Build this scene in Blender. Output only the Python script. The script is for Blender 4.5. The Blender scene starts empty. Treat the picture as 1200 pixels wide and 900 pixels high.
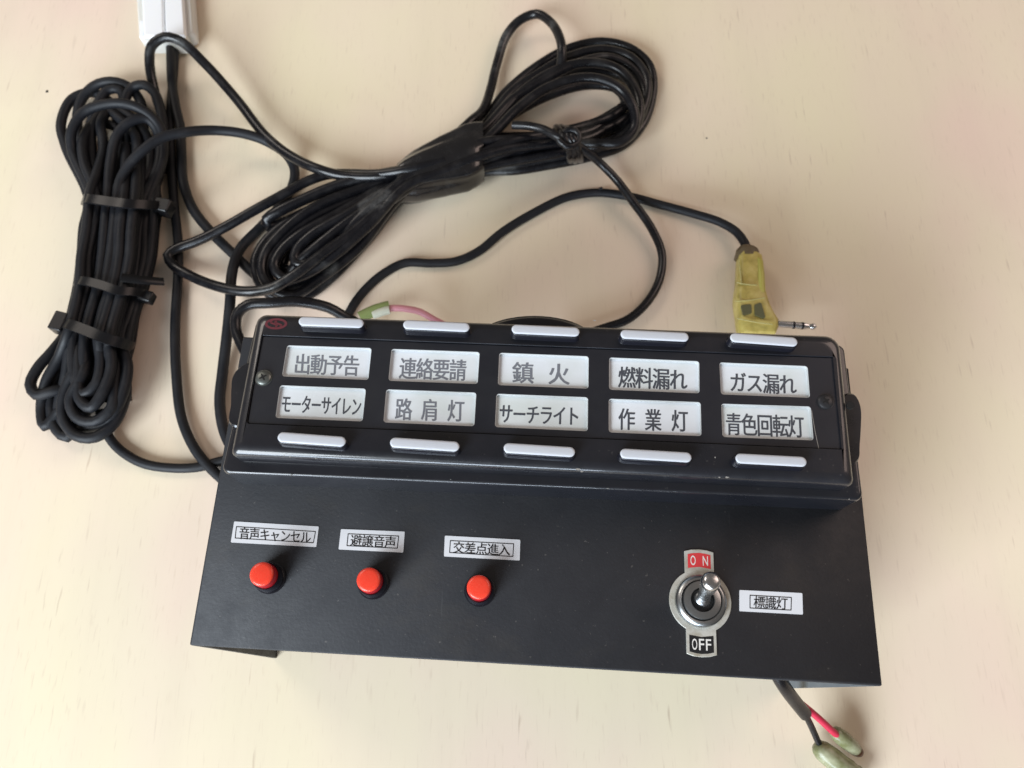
import bpy, bmesh, math, random
from mathutils import Vector, Matrix
random.seed(7)
sc = bpy.context.scene
COL = sc.collection
MM = 0.001

# ------------------------------------------------------------------ camera
H = 330.0                       # camera height above the table (mm)
F = 960.0 / 1200.0              # focal length / picture width
TILT = math.atan(365.0 / 960.0)
cam_d = bpy.data.cameras.new('camera'); cam = bpy.data.objects.new('camera', cam_d); COL.objects.link(cam)
cam_d.sensor_width = 36.0; cam_d.lens = 36.0 * F
cam_d.clip_start = 0.005; cam_d.clip_end = 30.0
cam.location = (0, 0, H * MM); cam.rotation_euler = (TILT, 0, 0)
cam_d.dof.use_dof = True; cam_d.dof.focus_distance = 0.250; cam_d.dof.aperture_fstop = 20.0
sc.camera = cam

# ------------------------------------------------------------------ light (indoor: window light, no sun)
sc.view_settings.view_transform = 'Standard'; sc.view_settings.look = 'None'
sc.view_settings.exposure = 0.0; sc.view_settings.gamma = 1.0
w = bpy.data.worlds.new('World'); sc.world = w; w.use_nodes = True
bg = w.node_tree.nodes['Background']; bg.inputs[0].default_value = (1.0, 0.90, 0.82, 1); bg.inputs[1].default_value = 0.17

def area(name, loc, target, sx, sy, power, color, spread=180):
    d = bpy.data.lights.new(name, 'AREA'); d.shape = 'RECTANGLE'; d.size = sx; d.size_y = sy
    d.energy = power; d.color = color; d.spread = math.radians(spread)
    o = bpy.data.objects.new(name, d); COL.objects.link(o); o.location = loc
    o.rotation_euler = (Vector(target) - Vector(loc)).to_track_quat('-Z', 'Y').to_euler()
    return o
area('window_light', (-0.95, -1.08, 0.92), (0.0, 0.05, 0.0), 0.9, 0.8, 45.0, (0.85, 0.935, 1.0))
area('front_window_light', (-0.50, -1.30, 0.36), (0.0, 0.05, 0.10), 1.3, 0.26, 23.0, (0.74, 0.86, 1.0))
area('ceiling_light', (-1.7, 1.6, 1.9), (0, 0.1, 0), 1.0, 0.8, 15.0, (1.0, 0.90, 0.80))
area('pink_fill_light', (1.2, 0.75, 1.1), (0.25, 0.2, 0), 0.9, 0.9, 7.0, (1.0, 0.76, 0.66))  # added fill that tints and brightens the right side, no known source

# ------------------------------------------------------------------ helpers
ct, st = math.cos(TILT), math.sin(TILT)
def at(u, v, z=0.0):
    """point (mm) at height z above the table that the survey of the photograph gives for (u, v)"""
    x = (u - 600) / 960.0; y = -(v - 450) / 960.0
    dx, dy, dz = x, y * ct + st, y * st - ct
    k = (H - z) / -dz
    return Vector((dx * k, dy * k, z))

def link(o, parent=None):
    COL.objects.link(o)
    if parent is not None: o.parent = parent
    return o
ROOTLOC = {}
def thing(name, label, cat, loc, group=None):
    o = bpy.data.objects.new(name, None); COL.objects.link(o)
    o.empty_display_size = 0.02
    o.location = Vector(loc) * MM; o['label'] = label; o['category'] = cat
    if group: o['group'] = group
    ROOTLOC[o.name] = Vector(loc)
    return o
def mesh(name, verts, faces, mat, parent=None, smooth=False, mats=None, fm=None):
    root = parent
    off = Vector((0, 0, 0))
    while root is not None:
        if root.name in ROOTLOC: off = ROOTLOC[root.name]
        root = root.parent
    me = bpy.data.meshes.new(name)
    me.from_pydata([((Vector(p) - off) * MM)[:] for p in verts], [], faces)
    bm = bmesh.new(); bm.from_mesh(me)
    bmesh.ops.remove_doubles(bm, verts=bm.verts, dist=1e-7)
    bmesh.ops.recalc_face_normals(bm, faces=bm.faces)
    bm.to_mesh(me); bm.free()
    me.materials.append(mat)
    o = bpy.data.objects.new(name, me)
    if smooth is True:
        for p in me.polygons: p.use_smooth = True
    elif smooth:
        for p in me.polygons: p.use_smooth = True
        me.set_sharp_from_angle(angle=math.radians(smooth))
    return link(o, parent)

def catmull(pts, closed=False, step=2.2):
    n = len(pts); out = []
    rng = range(n) if closed else range(n - 1)
    for i in rng:
        if closed: p0, p1, p2, p3 = pts[(i - 1) % n], pts[i], pts[(i + 1) % n], pts[(i + 2) % n]
        else: p0, p1, p2, p3 = pts[max(i - 1, 0)], pts[i], pts[i + 1], pts[min(i + 2, n - 1)]
        d01 = max((p1 - p0).length, .01) ** .5; d12 = max((p2 - p1).length, .01) ** .5; d23 = max((p3 - p2).length, .01) ** .5
        m1 = (p1 - p0) / d01 - (p2 - p0) / (d01 + d12) + (p2 - p1) / d12
        m2 = (p2 - p1) / d12 - (p3 - p1) / (d12 + d23) + (p3 - p2) / d23
        m1 *= d12; m2 *= d12
        k = max(2, int((p2 - p1).length / step))
        for j in range(k):
            t = j / k
            h = 2 * t ** 3 - 3 * t * t + 1; h2 = t ** 3 - 2 * t * t + t; h3 = -2 * t ** 3 + 3 * t * t; h4 = t ** 3 - t * t
            out.append(p1 * h + m1 * h2 + p2 * h3 + m2 * h4)
    if not closed: out.append(pts[-1].copy())
    return out
def tube_geo(path, rad, closed=False, seg=14, flat=1.0):
    """rad: number or function of t; returns verts, faces"""
    n = len(path); V = []; Fc = []
    up = Vector((0, 0, 1)); prev = None
    for i, p in enumerate(path):
        if closed: tg = path[(i + 1) % n] - path[(i - 1) % n]
        else: tg = path[min(i + 1, n - 1)] - path[max(i - 1, 0)]
        tg.normalize()
        side = tg.cross(up)
        if side.length < .15: side = prev - tg * prev.dot(tg) if prev is not None else tg.cross(Vector((0, 1, 0)))
        side.normalize()
        if prev is not None and side.dot(prev) < 0: side = -side
        prev = side
        nrm = side.cross(tg).normalized()
        r = rad(i / max(n - 1, 1)) if callable(rad) else rad
        for k in range(seg):
            a = 2 * math.pi * k / seg
            V.append(p + side * (math.cos(a) * r) + nrm * (math.sin(a) * r * flat))
    m = n if closed else n - 1
    for i in range(m):
        a = i * seg; b = ((i + 1) % n) * seg
        for k in range(seg):
            Fc.append((a + k, a + (k + 1) % seg, b + (k + 1) % seg, b + k))
    if not closed:
        Fc.append(tuple(range(seg))); Fc.append(tuple(range((n - 1) * seg, n * seg)))
    return V, Fc
def cable(name, pts, r, mat, parent=None, closed=False, world=False, wob=0.25, flat=1.0):
    P = [Vector(p) if world else at(*p) for p in pts]
    path = catmull(P, closed)
    ph = random.random() * 9
    for i, p in enumerate(path):      # slight unevenness of real cable
        p.x += wob * math.sin(i * .23 + ph); p.y += wob * math.cos(i * .19 + ph * 2)
        p.z = max(p.z, r * flat)
    V, Fc = tube_geo(path, r, closed, flat=flat)
    return mesh(name, V, Fc, mat, parent, smooth=60)

def rquad(c, r, n=6):
    """rounded quadrilateral, c = four points (any order round), r corner radius (or four)"""
    out = []; m = 4
    rs = r if isinstance(r, (list, tuple)) else [r] * 4
    for i in range(m):
        p = c[i]; a = (c[(i - 1) % m] - p).normalized(); b = (c[(i + 1) % m] - p).normalized()
        rr = rs[i]
        half = a.angle(b) / 2
        d = rr / math.tan(half)
        s = p + a * d; e = p + b * d
        cen = p + (a + b).normalized() * (rr / math.sin(half))
        for k in range(n + 1):
            t = k / n
            q = s.lerp(e, t)
            dirv = (q - cen)
            if dirv.length > 1e-9: q = cen + dirv.normalized() * rr
            out.append(q)
    return out
def inset(c, d):
    """move the four corners of a quad inwards by d"""
    m = 4; out = []
    for i in range(m):
        p = c[i]; a = (c[(i - 1) % m] - p).normalized(); b = (c[(i + 1) % m] - p).normalized()
        s = abs(math.sin(a.angle(b)))
        out.append(p + (a + b) * (d / s))
    return out
def setz(c, z): return [Vector((p.x, p.y, z)) for p in c]
def loft(rings, cap0=True, cap1=True):
    n = len(rings[0]); V = [p for r in rings for p in r]; Fc = []
    for i in range(len(rings) - 1):
        for k in range(n):
            Fc.append((i * n + k, i * n + (k + 1) % n, (i + 1) * n + (k + 1) % n, (i + 1) * n + k))
    if cap0: Fc.append(tuple(range(n)))
    if cap1: Fc.append(tuple(range((len(rings) - 1) * n, len(rings) * n)))
    return V, Fc
def circle(c, r, z, n=40, sy=1.0):
    return [Vector((c.x + r * math.cos(2 * math.pi * k / n), c.y + r * sy * math.sin(2 * math.pi * k / n), z)) for k in range(n)]
def lathe(c, prof, n=40):
    return loft([circle(c, r, z, n) for r, z in prof])
def capsule(a, b, r, z, n=10):
    d = (b - a); d.z = 0; d.normalize(); s = Vector((-d.y, d.x, 0)); out = []
    for k in range(n + 1):
        t = -math.pi / 2 + math.pi * k / n
        out.append(Vector((b.x, b.y, z)) + d * (r * math.cos(t)) + s * (r * math.sin(t)))
    for k in range(n + 1):
        t = math.pi / 2 + math.pi * k / n
        out.append(Vector((a.x, a.y, z)) + d * (r * math.cos(t)) + s * (r * math.sin(t)))
    return out
def sheet(loops, z0, z1):
    """flat plate with holes: first loop outer, the rest holes"""
    cu = bpy.data.curves.new('tmp', 'CURVE'); cu.dimensions = '2D'; cu.fill_mode = 'BOTH'; cu.extrude = (z1 - z0) / 2
    for L in loops:
        s = cu.splines.new('POLY'); s.points.add(len(L) - 1); s.use_cyclic_u = True
        for i, p in enumerate(L): s.points[i].co = (p.x, p.y, 0, 1)
    o = bpy.data.objects.new('tmp', cu); COL.objects.link(o)
    me = bpy.data.meshes.new_from_object(o.evaluated_get(bpy.context.evaluated_depsgraph_get()))
    zc = (z0 + z1) / 2
    V = [Vector((v.co.x, v.co.y, v.co.z + zc)) for v in me.vertices]; Fc = [tuple(p.vertices) for p in me.polygons]
    bpy.data.objects.remove(o); bpy.data.curves.remove(cu); bpy.data.meshes.remove(me)
    return V, Fc
def glyphs(s, bold=0.0):
    """outline mesh of one string, normalised to its em box: list of verts (x, y), faces"""
    cu = bpy.data.curves.new('tmp', 'FONT'); cu.body = s; cu.size = 1; cu.offset = bold; cu.resolution_u = 3
    o = bpy.data.objects.new('tmp', cu); COL.objects.link(o)
    me = bpy.data.meshes.new_from_object(o.evaluated_get(bpy.context.evaluated_depsgraph_get()))
    V = [(v.co.x, v.co.y) for v in me.vertices]; Fc = [tuple(p.vertices) for p in me.polygons]
    bpy.data.objects.remove(o); bpy.data.curves.remove(cu); bpy.data.meshes.remove(me)
    return V, Fc
def lettering(name, text, TL, TR, BL, z, mat, parent, bold=0.012, cw=None, latin=False):
    """flat print; TL TR BL are the surveyed corners of the line of writing"""
    a, b, c = at(*TL, z), at(*TR, z), at(*BL, z)
    n = len(text); V = []; Fc = []
    if cw is None: cw = 1.0 / n
    for i, ch in enumerate(text):
        x0 = i * (1 - cw) / (n - 1) if n > 1 else 0
        v, f = glyphs(ch)
        if latin:
            xs = [p[0] for p in v]; ys = [p[1] for p in v]
            lx, hx, ly, hy = min(xs), max(xs), min(ys), max(ys)
        else: lx, hx, ly, hy = 0.03, 0.97, -0.08, 0.84
        for j, (ox, oy) in enumerate(((-bold, 0), (0, bold * .6), (bold, 0))):
            o = len(V)
            for x, y in v:
                fx = x0 + cw * (x + ox - lx) / (hx - lx); fy = (hy - y + oy) / (hy - ly)
                V.append(a + (b - a) * fx + (c - a) * fy + Vector((0, 0, .012 * j)))
            Fc += [tuple(o + k for k in ff) for ff in f]
    return mesh(name, V, Fc, mat, parent)

# ------------------------------------------------------------------ materials
def mat(name, color, rough=.5, metal=0.0, spec=.5, coat=0.0, trans=0.0, sss=0.0, ior=1.45):
    m = bpy.data.materials.new(name); m.use_nodes = True
    b = m.node_tree.nodes['Principled BSDF']
    b.inputs['Base Color'].default_value = (*color, 1); b.inputs['Roughness'].default_value = rough
    b.inputs['Metallic'].default_value = metal; b.inputs['Specular IOR Level'].default_value = spec
    b.inputs['Coat Weight'].default_value = coat; b.inputs['Coat Roughness'].default_value = .06; b.inputs['Transmission Weight'].default_value = trans
    b.inputs['Subsurface Weight'].default_value = sss; b.inputs['IOR'].default_value = ior
    if sss: b.inputs['Subsurface Scale'].default_value = 0.002; b.inputs['Subsurface Radius'].default_value = (1, 1, .8)
    return m
def N(m, t, **k):
    n = m.node_tree.nodes.new(t)
    for a, v in k.items(): setattr(n, a, v)
    return n
def noise(m, scale, detail=4, rough=.6, vec=None, stretch=None, rot=0):
    nt = m.node_tree
    tc = N(m, 'ShaderNodeTexCoord'); mp = N(m, 'ShaderNodeMapping')
    mp.inputs['Scale'].default_value = stretch or (1, 1, 1); mp.inputs['Rotation'].default_value = (0, 0, rot)
    nt.links.new(tc.outputs['Object'], mp.inputs[0])
    n = N(m, 'ShaderNodeTexNoise'); n.inputs['Scale'].default_value = scale; n.inputs['Detail'].default_value = detail
    n.inputs['Roughness'].default_value = rough
    nt.links.new(mp.outputs[0], n.inputs['Vector'])
    return n
def ramp(m, src, stops):
    r = N(m, 'ShaderNodeValToRGB'); m.node_tree.links.new(src, r.inputs[0])
    els = r.color_ramp.elements
    while len(els) < len(stops): els.new(.5)
    for e, (p, c) in zip(els, stops):
        e.position = p; e.color = (*c, 1) if isinstance(c, tuple) else (c, c, c, 1)
    return r
def mix(m, fac, a, b, mode='MIX'):
    x = N(m, 'ShaderNodeMix', data_type='RGBA', blend_type=mode)
    L = m.node_tree.links.new
    for sock, val in ((x.inputs[0], fac), (x.inputs[6], a), (x.inputs[7], b)):
        if hasattr(val, 'is_linked'): L(val, sock)
        elif isinstance(val, tuple): sock.default_value = (*val, 1)
        else: sock.default_value = val
    return x.outputs[2]
def bump(m, src, dist, strength=1.0):
    b = N(m, 'ShaderNodeBump'); b.inputs['Distance'].default_value = dist; b.inputs['Strength'].default_value = strength
    m.node_tree.links.new(src, b.inputs['Height'])
    m.node_tree.links.new(b.outputs[0], m.node_tree.nodes['Principled BSDF'].inputs['Normal'])
def setin(m, name, src): m.node_tree.links.new(src, m.node_tree.nodes['Principled BSDF'].inputs[name])

def wood_mat():
    m = mat('beech_laminate', (.7, .58, .44), .42, spec=.35)
    soft = noise(m, 9.0, 3, .55, stretch=(1.0, .6, 1), rot=.12)            # broad figure: cream to pinkish beech
    base = ramp(m, soft.outputs[0], [(.30, (.81, .725, .515)), (.5, (.81, .69, .53)), (.66, (.82, .645, .53))]).outputs[0]
    bands = noise(m, 60, 4, .6, stretch=(1.0, .05, 1), rot=.10)           # fine figure along the grain
    bcol = ramp(m, bands.outputs[0], [(.3, .90), (.5, 1.0), (.7, 1.02)]).outputs[0]
    c = mix(m, .28, base, mix(m, 1.0, base, bcol, 'MULTIPLY'))
    pores = noise(m, 520, 2, .5, stretch=(1.0, .09, 1), rot=.13)           # short dark pores of beech
    area_ = noise(m, 26, 2, .5, stretch=(1, .5, 1))
    fine = noise(m, 900, 2, .5, stretch=(1.0, .12, 1), rot=.16)
    fm_ = ramp(m, fine.outputs[0], [(.60, 0.0), (.74, .30)]).outputs[0]
    pm = ramp(m, pores.outputs[0], [(.655, 0.0), (.74, .8)]).outputs[0]
    am = ramp(m, area_.outputs[0], [(.42, 0.0), (.62, .55)]).outputs[0]
    c = mix(m, mix(m, 1.0, fm_, ramp(m, noise(m, 14, 2).outputs[0], [(.35, .25), (.65, 1.0)]).outputs[0], 'MULTIPLY'), c, (.55, .42, .31))
    k = mix(m, 1.0, pm, am, 'MULTIPLY')
    c = mix(m, k, c, (.42, .30, .215))
    setin(m, 'Base Color', c)
    bump(m, pores.outputs[0], 0.00003, .3)
    rr = ramp(m, noise(m, 40, 3).outputs[0], [(.3, .38), (.7, .5)]); setin(m, 'Roughness', rr.outputs[0])
    return m
WOOD = wood_mat()
def painted(name, c0, c1, rough, bscale, bdist, spec=.5, coat=0, smudge=None):
    m = mat(name, c0, rough, spec=spec, coat=coat)
    n = noise(m, 45, 5, .65)
    c = ramp(m, n.outputs[0], [(.3, c0), (.7, c1)]).outputs[0]
    if smudge:
        s = noise(m, 22, 6, .7, stretch=(1, 1.7, 1))
        c = mix(m, ramp(m, s.outputs[0], [(.56, 0.0), (.78, .5)]).outputs[0], c, smudge)
    setin(m, 'Base Color', c)
    g = noise(m, bscale, 3, .6); bump(m, g.outputs[0], bdist, .6)
    r2 = noise(m, 70, 5, .7); setin(m, 'Roughness', ramp(m, r2.outputs[0], [(.3, rough - .07), (.7, rough + .1)]).outputs[0])
    return m
PLATE = painted('grey_textured_paint', (.0165, .0172, .0205), (.0225, .0228, .026), .56, 1000, .00010, spec=.40, smudge=(.042, .037, .031))
def dust(m, amt):
    b = m.node_tree.nodes['Principled BSDF']; src = b.inputs['Base Color'].links[0].from_socket
    d = ramp(m, noise(m, 700, 3, .6).outputs[0], [(.69, 0.0), (.74, amt)]).outputs[0]
    sc_ = ramp(m, noise(m, 300, 2, .5, stretch=(1, .06, 1), rot=-.4).outputs[0], [(.74, 0.0), (.78, amt * .7)]).outputs[0]
    setin(m, 'Base Color', mix(m, sc_, mix(m, d, src, (.13, .12, .11)), (.10, .10, .10)))
dust(PLATE, .45)
PLATE_LIT = painted('lit_wall_paint', (.10, .12, .14), (.13, .15, .17), .45, 1600, .00003)  # lighter copy of the plate paint: window light painted into the right wall
HOUSING = painted('black_semi_gloss_paint', (.007, .008, .011), (.011, .011, .015), .30, 2200, .00001, coat=.55, smudge=(.028, .024, .02))
INSERT = painted('black_satin_plastic', (.009, .010, .015), (.013, .014, .018), .42, 2600, .00002)
BODY = mat('black_gloss_plastic', (.008, .008, .012), .22)
def cable_mat(name, c, rough, dusty=.0, sp=.36):
    m = mat(name, c, rough, spec=sp)
    n = noise(m, 130, 5, .7); d = noise(m, 900, 3, .7)
    k = ramp(m, n.outputs[0], [(.5, 0.0), (.74, .5 + dusty)]).outputs[0]
    k2 = ramp(m, d.outputs[0], [(.68, 0.0), (.72, .6)]).outputs[0]
    c1 = mix(m, k, c, (.026, .025, .026)); c1 = mix(m, mix(m, 1.0, k, k2, 'MULTIPLY'), c1, (.22, .21, .19))
    if name != 'matte_black_rubber':       # scuffed remains of clear tape, in patches
        big = ramp(m, noise(m, 48, 1, .4).outputs[0], [(.64, 0.0), (.72, .8)]).outputs[0]
        fine = ramp(m, noise(m, 360, 6, .8).outputs[0], [(.40, 0.1), (.70, .8)]).outputs[0]
        c1 = mix(m, mix(m, 1.0, big, fine, 'MULTIPLY'), c1, (.13, .13, .125))
    setin(m, 'Base Color', c1)
    setin(m, 'Roughness', ramp(m, n.outputs[0], [(.3, rough), (.7, rough + .18)]).outputs[0])
    bump(m, noise(m, 420, 3, .6).outputs[0], .00010, .35)
    return m
RUBBER = cable_mat('matte_black_rubber', (.008, .0088, .0115), .46)
PVC = cable_mat('glossy_black_pvc', (.005, .005, .0065), .21, .0, .5)
TAPE = cable_mat('black_vinyl_tape', (.006, .006, .007), .16, .0, .6)
TAPE.node_tree.nodes['Principled BSDF'].inputs['Coat Weight'].default_value = .5
NYLON = mat('black_nylon', (.008, .008, .009), .30, spec=.3)
WHITECAP = mat('white_translucent_key', (.54, .56, .60), .35, sss=.2)
def namecard():
    m = mat('white_name_strip', (.76, .79, .80), .33)
    n = noise(m, 55, 3, .5)
    setin(m, 'Base Color', ramp(m, n.outputs[0], [(.35, (.60, .64, .63)), (.6, (.70, .73, .77))]).outputs[0])
    return m
CARD = namecard()
LINER = mat('grey_window_liner', (.46, .47, .47), .4)
INK_L = mat('grey_ink', (.165, .175, .20), .5)
INK_D = mat('dark_grey_ink', (.060, .066, .080), .5)
INK_K = mat('black_ink', (.012, .012, .014), .5)
STICKER = mat('silver_white_sticker', (.66, .67, .70), .4)
RED = mat('red_translucent_plastic', (.80, .058, .030), .26, sss=.2)
RED_D = mat('deep_red_plastic', (.42, .012, .018), .25)
def chrome():
    m = mat('worn_chrome', (.62, .64, .67), .2, metal=1)
    n = noise(m, 260, 5, .7)
    setin(m, 'Roughness', ramp(m, n.outputs[0], [(.35, .12), (.7, .36)]).outputs[0])
    setin(m, 'Base Color', ramp(m, n.outputs[0], [(.35, (.70, .71, .74)), (.75, (.42, .42, .41))]).outputs[0])
    bump(m, n.outputs[0], .00006, .4)
    return m
CHROME = chrome()
NICKEL = mat('dull_nickel', (.40, .415, .42), .30, metal=1)
def ali():
    m = mat('worn_aluminium_legend', (.56, .55, .50), .40, metal=.35)
    n = noise(m, 180, 5, .7)
    setin(m, 'Base Color', ramp(m, n.outputs[0], [(.4, (.60, .59, .54)), (.72, (.34, .30, .22))]).outputs[0])
    return m
ALI = ali()
LEG_RED = mat('red_legend_enamel', (.60, .045, .05), .4)
LEG_BLK = mat('black_legend_enamel', (.012, .012, .013), .4)
WHT = mat('white_legend_enamel', (.72, .70, .66), .45)
DARK = mat('dark_recess', (.004, .004, .004), .7)
SCREW_G = mat('zinc_screw', (.16, .17, .16), .38, metal=.8)
SCREW_B = mat('black_screw', (.035, .035, .038), .4, metal=.5)
LOGO = mat('dull_red_print', (.11, .018, .026), .5)
CHIP = mat('bare_metal_chip', (.50, .50, .48), .45, metal=.6)
EDGE_HL = mat('edge_highlight', (.24, .22, .20), .4)  # pale colour standing in for light caught on the edges
SEAM = mat('tape_overlap', (.52, .47, .19), .35, sss=.1)
YEL = mat('yellow_tape', (.50, .46, .10), .42, sss=.15)
def tape_y():
    m = mat('yellowish_clear_tape', (.42, .42, .13), .36, sss=.12)
    n = noise(m, 170, 5, .65)
    setin(m, 'Base Color', ramp(m, n.outputs[0], [(.3, (.36, .29, .075)), (.48, (.54, .44, .12)), (.7, (.66, .55, .20))]).outputs[0])
    bump(m, noise(m, 190, 4, .6).outputs[0], .0006, .6)
    return m
TAPE_Y = tape_y()
BROWN = mat('brown_glue', (.13, .095, .05), .5); bump(BROWN, noise(BROWN, 500, 4).outputs[0], .0008, .8)
OLIVE = mat('dark_olive_window', (.12, .125, .06), .35)
def sleeve():
    m = mat('olive_vinyl_sleeve', (.30, .32, .16), .25, trans=.25, sss=.2, ior=1.4)
    n = noise(m, 140, 4, .6)
    setin(m, 'Base Color', ramp(m, n.outputs[0], [(.35, (.20, .205, .09)), (.65, (.44, .44, .29))]).outputs[0])
    return m
SLEEVE = sleeve()
SLEEVE_G = mat('green_vinyl_sleeve', (.22, .27, .10), .3, sss=.15)
PALE = mat('pale_milky_sleeve', (.55, .56, .46), .35, sss=.2)
REDW = mat('red_wire', (.50, .025, .06), .4)
PINKW = mat('pink_wire', (.62, .27, .31), .45)
WHITEP = mat('white_nylon_connector', (.88, .89, .90), .35, sss=.15)
MILKY = mat('milky_connector_shell', (.86, .85, .80), .35, trans=.25, sss=.2, ior=1.35)
SCUFF = mat('scuffed_clear_tape', (.23, .23, .22), .35)
bump(SCUFF, noise(SCUFF, 700, 4).outputs[0], .0006, .8)
setin(SCUFF, 'Base Color', ramp(SCUFF, noise(SCUFF, 800, 5, .75).outputs[0], [(.45, (.012, .012, .013)), (.68, (.20, .20, .19))]).outputs[0])
BRASS = mat('brown_terminal', (.10, .045, .022), .3, metal=.5)

# ------------------------------------------------------------------ table
V = [Vector((x, y, z)) for z in (-25, 0) for x, y in ((-900, -500), (900, -500), (900, 1000), (-900, 1000))]
tb = mesh('table', V, [(0, 1, 2, 3), (4, 5, 6, 7), (0, 1, 5, 4), (1, 2, 6, 5), (2, 3, 7, 6), (3, 0, 4, 7)], WOOD)
tb['kind'] = 'structure'
for (u, v, r) in ((55, 107, .85), (828, 162, .5)):
    c = at(u, v, 0)
    ring = [c + Vector((r * (1 + random.uniform(-.3, .3)) * math.cos(a * .7), r * (1 + random.uniform(-.3, .3)) * math.sin(a * .7), .02)) for a in range(9)]
    mesh('table_speck', ring + [c + Vector((0, 0, .3))], [(i, (i + 1) % 9, 9) for i in range(9)], DARK, tb)

# ------------------------------------------------------------------ control panel
ZP = 86.0                      # top of the console plate
HB = ZP + 13.4                 # top of the base housing rim
ZT = ZP + 21.5                 # top of the lid
c0 = (at(222, 756, ZP) + at(1034, 804, ZP)) / 2
panel = thing('control_panel', 'black siren switch box with ten labelled windows on a grey metal console with red buttons', 'control panel', (c0.x, c0.y + 40, 0))
bl, br, tl_, tr_ = at(222, 756, ZP), at(1034, 804, ZP), at(257, 555, ZP), at(1012, 597, ZP)
dl = (tl_ - bl).normalized(); dr = (tr_ - br).normalized()
plen = 96.0
quad = [bl, br, br + dr * plen, bl + dl * plen]
V, Fc = loft([rquad(setz(inset(quad, .0), ZP - 1.6), .5, 3), rquad(setz(quad, ZP - .3), .5, 3), rquad(setz(inset(quad, .25), ZP), .5, 3)])
mesh('top_plate', V, Fc, PLATE, panel, smooth=50)
for a, d, s in ((bl, dl, 1), (br, dr, -1)):
    x = Vector((s, 0, 0)); p0 = a + x * .05; p1 = a + x * 1.6
    e0 = p0 + d * plen; e1 = p1 + d * plen
    V = [Vector((p.x, p.y, z)) for z in (0.0, ZP - 1.65) for p in (p0, p1, e1, e0)]
    mesh('side_wall', V, [(0, 1, 2, 3), (4, 5, 6, 7), (0, 1, 5, 4), (1, 2, 6, 5), (2, 3, 7, 6), (3, 0, 4, 7)], PLATE if s == 1 else PLATE_LIT, panel)

# base housing
b_fl, b_fr = at(258, 554.5, HB), at(1013, 587, HB)
ux = (b_fr - b_fl).normalized(); uy = Vector((-ux.y, ux.x, 0))
b_rl = at(300, 374, HB - .2); b_rr = at(990, 403, HB)
base_q = [b_fl, b_fr, b_rr, b_rl]
rings = [rquad(setz(inset(base_q, .2), ZP + .02), 2.2), rquad(setz(inset(base_q, .1), HB - 1.2), 2.2), rquad(setz(inset(base_q, .25), HB - .45), 2.2), rquad(setz(inset(base_q, .6), HB - .12), 2), rquad(setz(inset(base_q, 1.0), HB), 2)]
V, Fc = loft(rings)
mesh('base_housing', V, Fc, HOUSING, panel, smooth=40)

# lid with recessed field
lid_q = [at(268.5, 533, ZT - .6), at(1003, 568.5, ZT - .6), at(986, 391, ZT), at(300, 365, ZT)]
fld = [at(288.6, 496.5, ZT), at(989, 527, ZT), at(980, 418, ZT), at(306, 392.5, ZT)]
R_ = [1.6, 1.8, 4.0, 3.0]
def LQ(d, z, rr=0): return rquad(setz(inset(lid_q, d), z), [max(x - rr, .8) for x in R_])
fl = lambda z, d=0: rquad(setz(inset(fld, d), z), .8)
rings = [LQ(.5, HB - .05), LQ(.1, HB + 1.0), LQ(0, ZT - 2.6), LQ(.25, ZT - 1.7), LQ(.8, ZT - .9), LQ(1.6, ZT - .35), LQ(2.8, ZT - .05, .5), LQ(3.2, ZT, .8),
         fl(ZT), fl(ZT - .15, .1), fl(ZT - 2.3, .12)]
V, Fc = loft(rings)
mesh('lid', V, Fc, HOUSING, panel, smooth=45)

# insert with ten windows
WIN = [((336.2,404.6),(435.6,407.8),(431.6,445.3),(330.2,441.1)), ((458.7,408.8),(562.2,412.5),(559.7,450),(455,446.2)),
       ((585,413.3),(690,417.5),(689.5,455.5),(583.3,451.3)), ((713.8,418.8),(819.5,423.3),(819.7,461),(713.7,456.7)),
       ((842.9,424.6),(946.5,429),(949.3,466.2),(844.8,462.2)),
       ((328,451.4),(429,455.4),(424.8,493.9),(322.5,489.7)), ((452.5,456.2),(558.3,460),(555.8,499.5),(449.2,495)),
       ((581.7,461.3),(689.2,465.5),(688.8,505.3),(580,500.5)), ((713.3,467.2),(821.2,471.2),(822,511),(713.3,506.7)),
       ((845.1,473),(950.2,476.3),(953.5,516.1),(846.6,512.1))]
ZI = ZT - .45
wq = [[at(*p, ZI) for p in q] for q in WIN]
outer = rquad(setz(inset(fld, .35), ZI), .6)
V, Fc = sheet([outer] + [rquad(q, .85, 5) for q in wq], ZI - .42, ZI)
mesh('window_panel', V, Fc, INSERT, panel)
TXT = [('出動予告', (345.8,414.5), (421.7,417), (344,437.8), None, INK_L), ('連絡要請', (469.2,419.2), (546.7,421.7), (467.5,443.5), None, INK_L),
       ('鎮火', (600.8,424.2), (667,426.5), (600.5,448.5), .37, INK_L), ('燃料漏れ', (725,429.5), (804.7,433), (724.5,453.8), None, INK_D),
       ('ガス漏れ', (854.8,436), (932.2,439.3), (855.2,459), None, INK_D),
       ('モーターサイレン', (330.5,462), (424,466), (328.5,483.5), None, INK_D), ('路肩灯', (464.2,466.7), (544.2,469), (462.8,491.7), .24, INK_L),
       ('サーチライト', (585.8,473), (679.5,476.5), (584.5,495.5), None, INK_D), ('作業灯', (725,478.3), (805.8,480.8), (724.7,503.3), .235, INK_D),
       ('青色回転灯', (850.3,483.7), (941.4,487.3), (850.8,509.3), None, INK_D)]
ENG = ['reading 出動予告', 'reading 連絡要請', 'reading 鎮火', 'reading 燃料漏れ', 'reading ガス漏れ', 'reading モーターサイレン', 'reading 路肩灯', 'reading サーチライト', 'reading 作業灯', 'reading 青色回転灯']
ZW = ZI - 1.0
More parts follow.
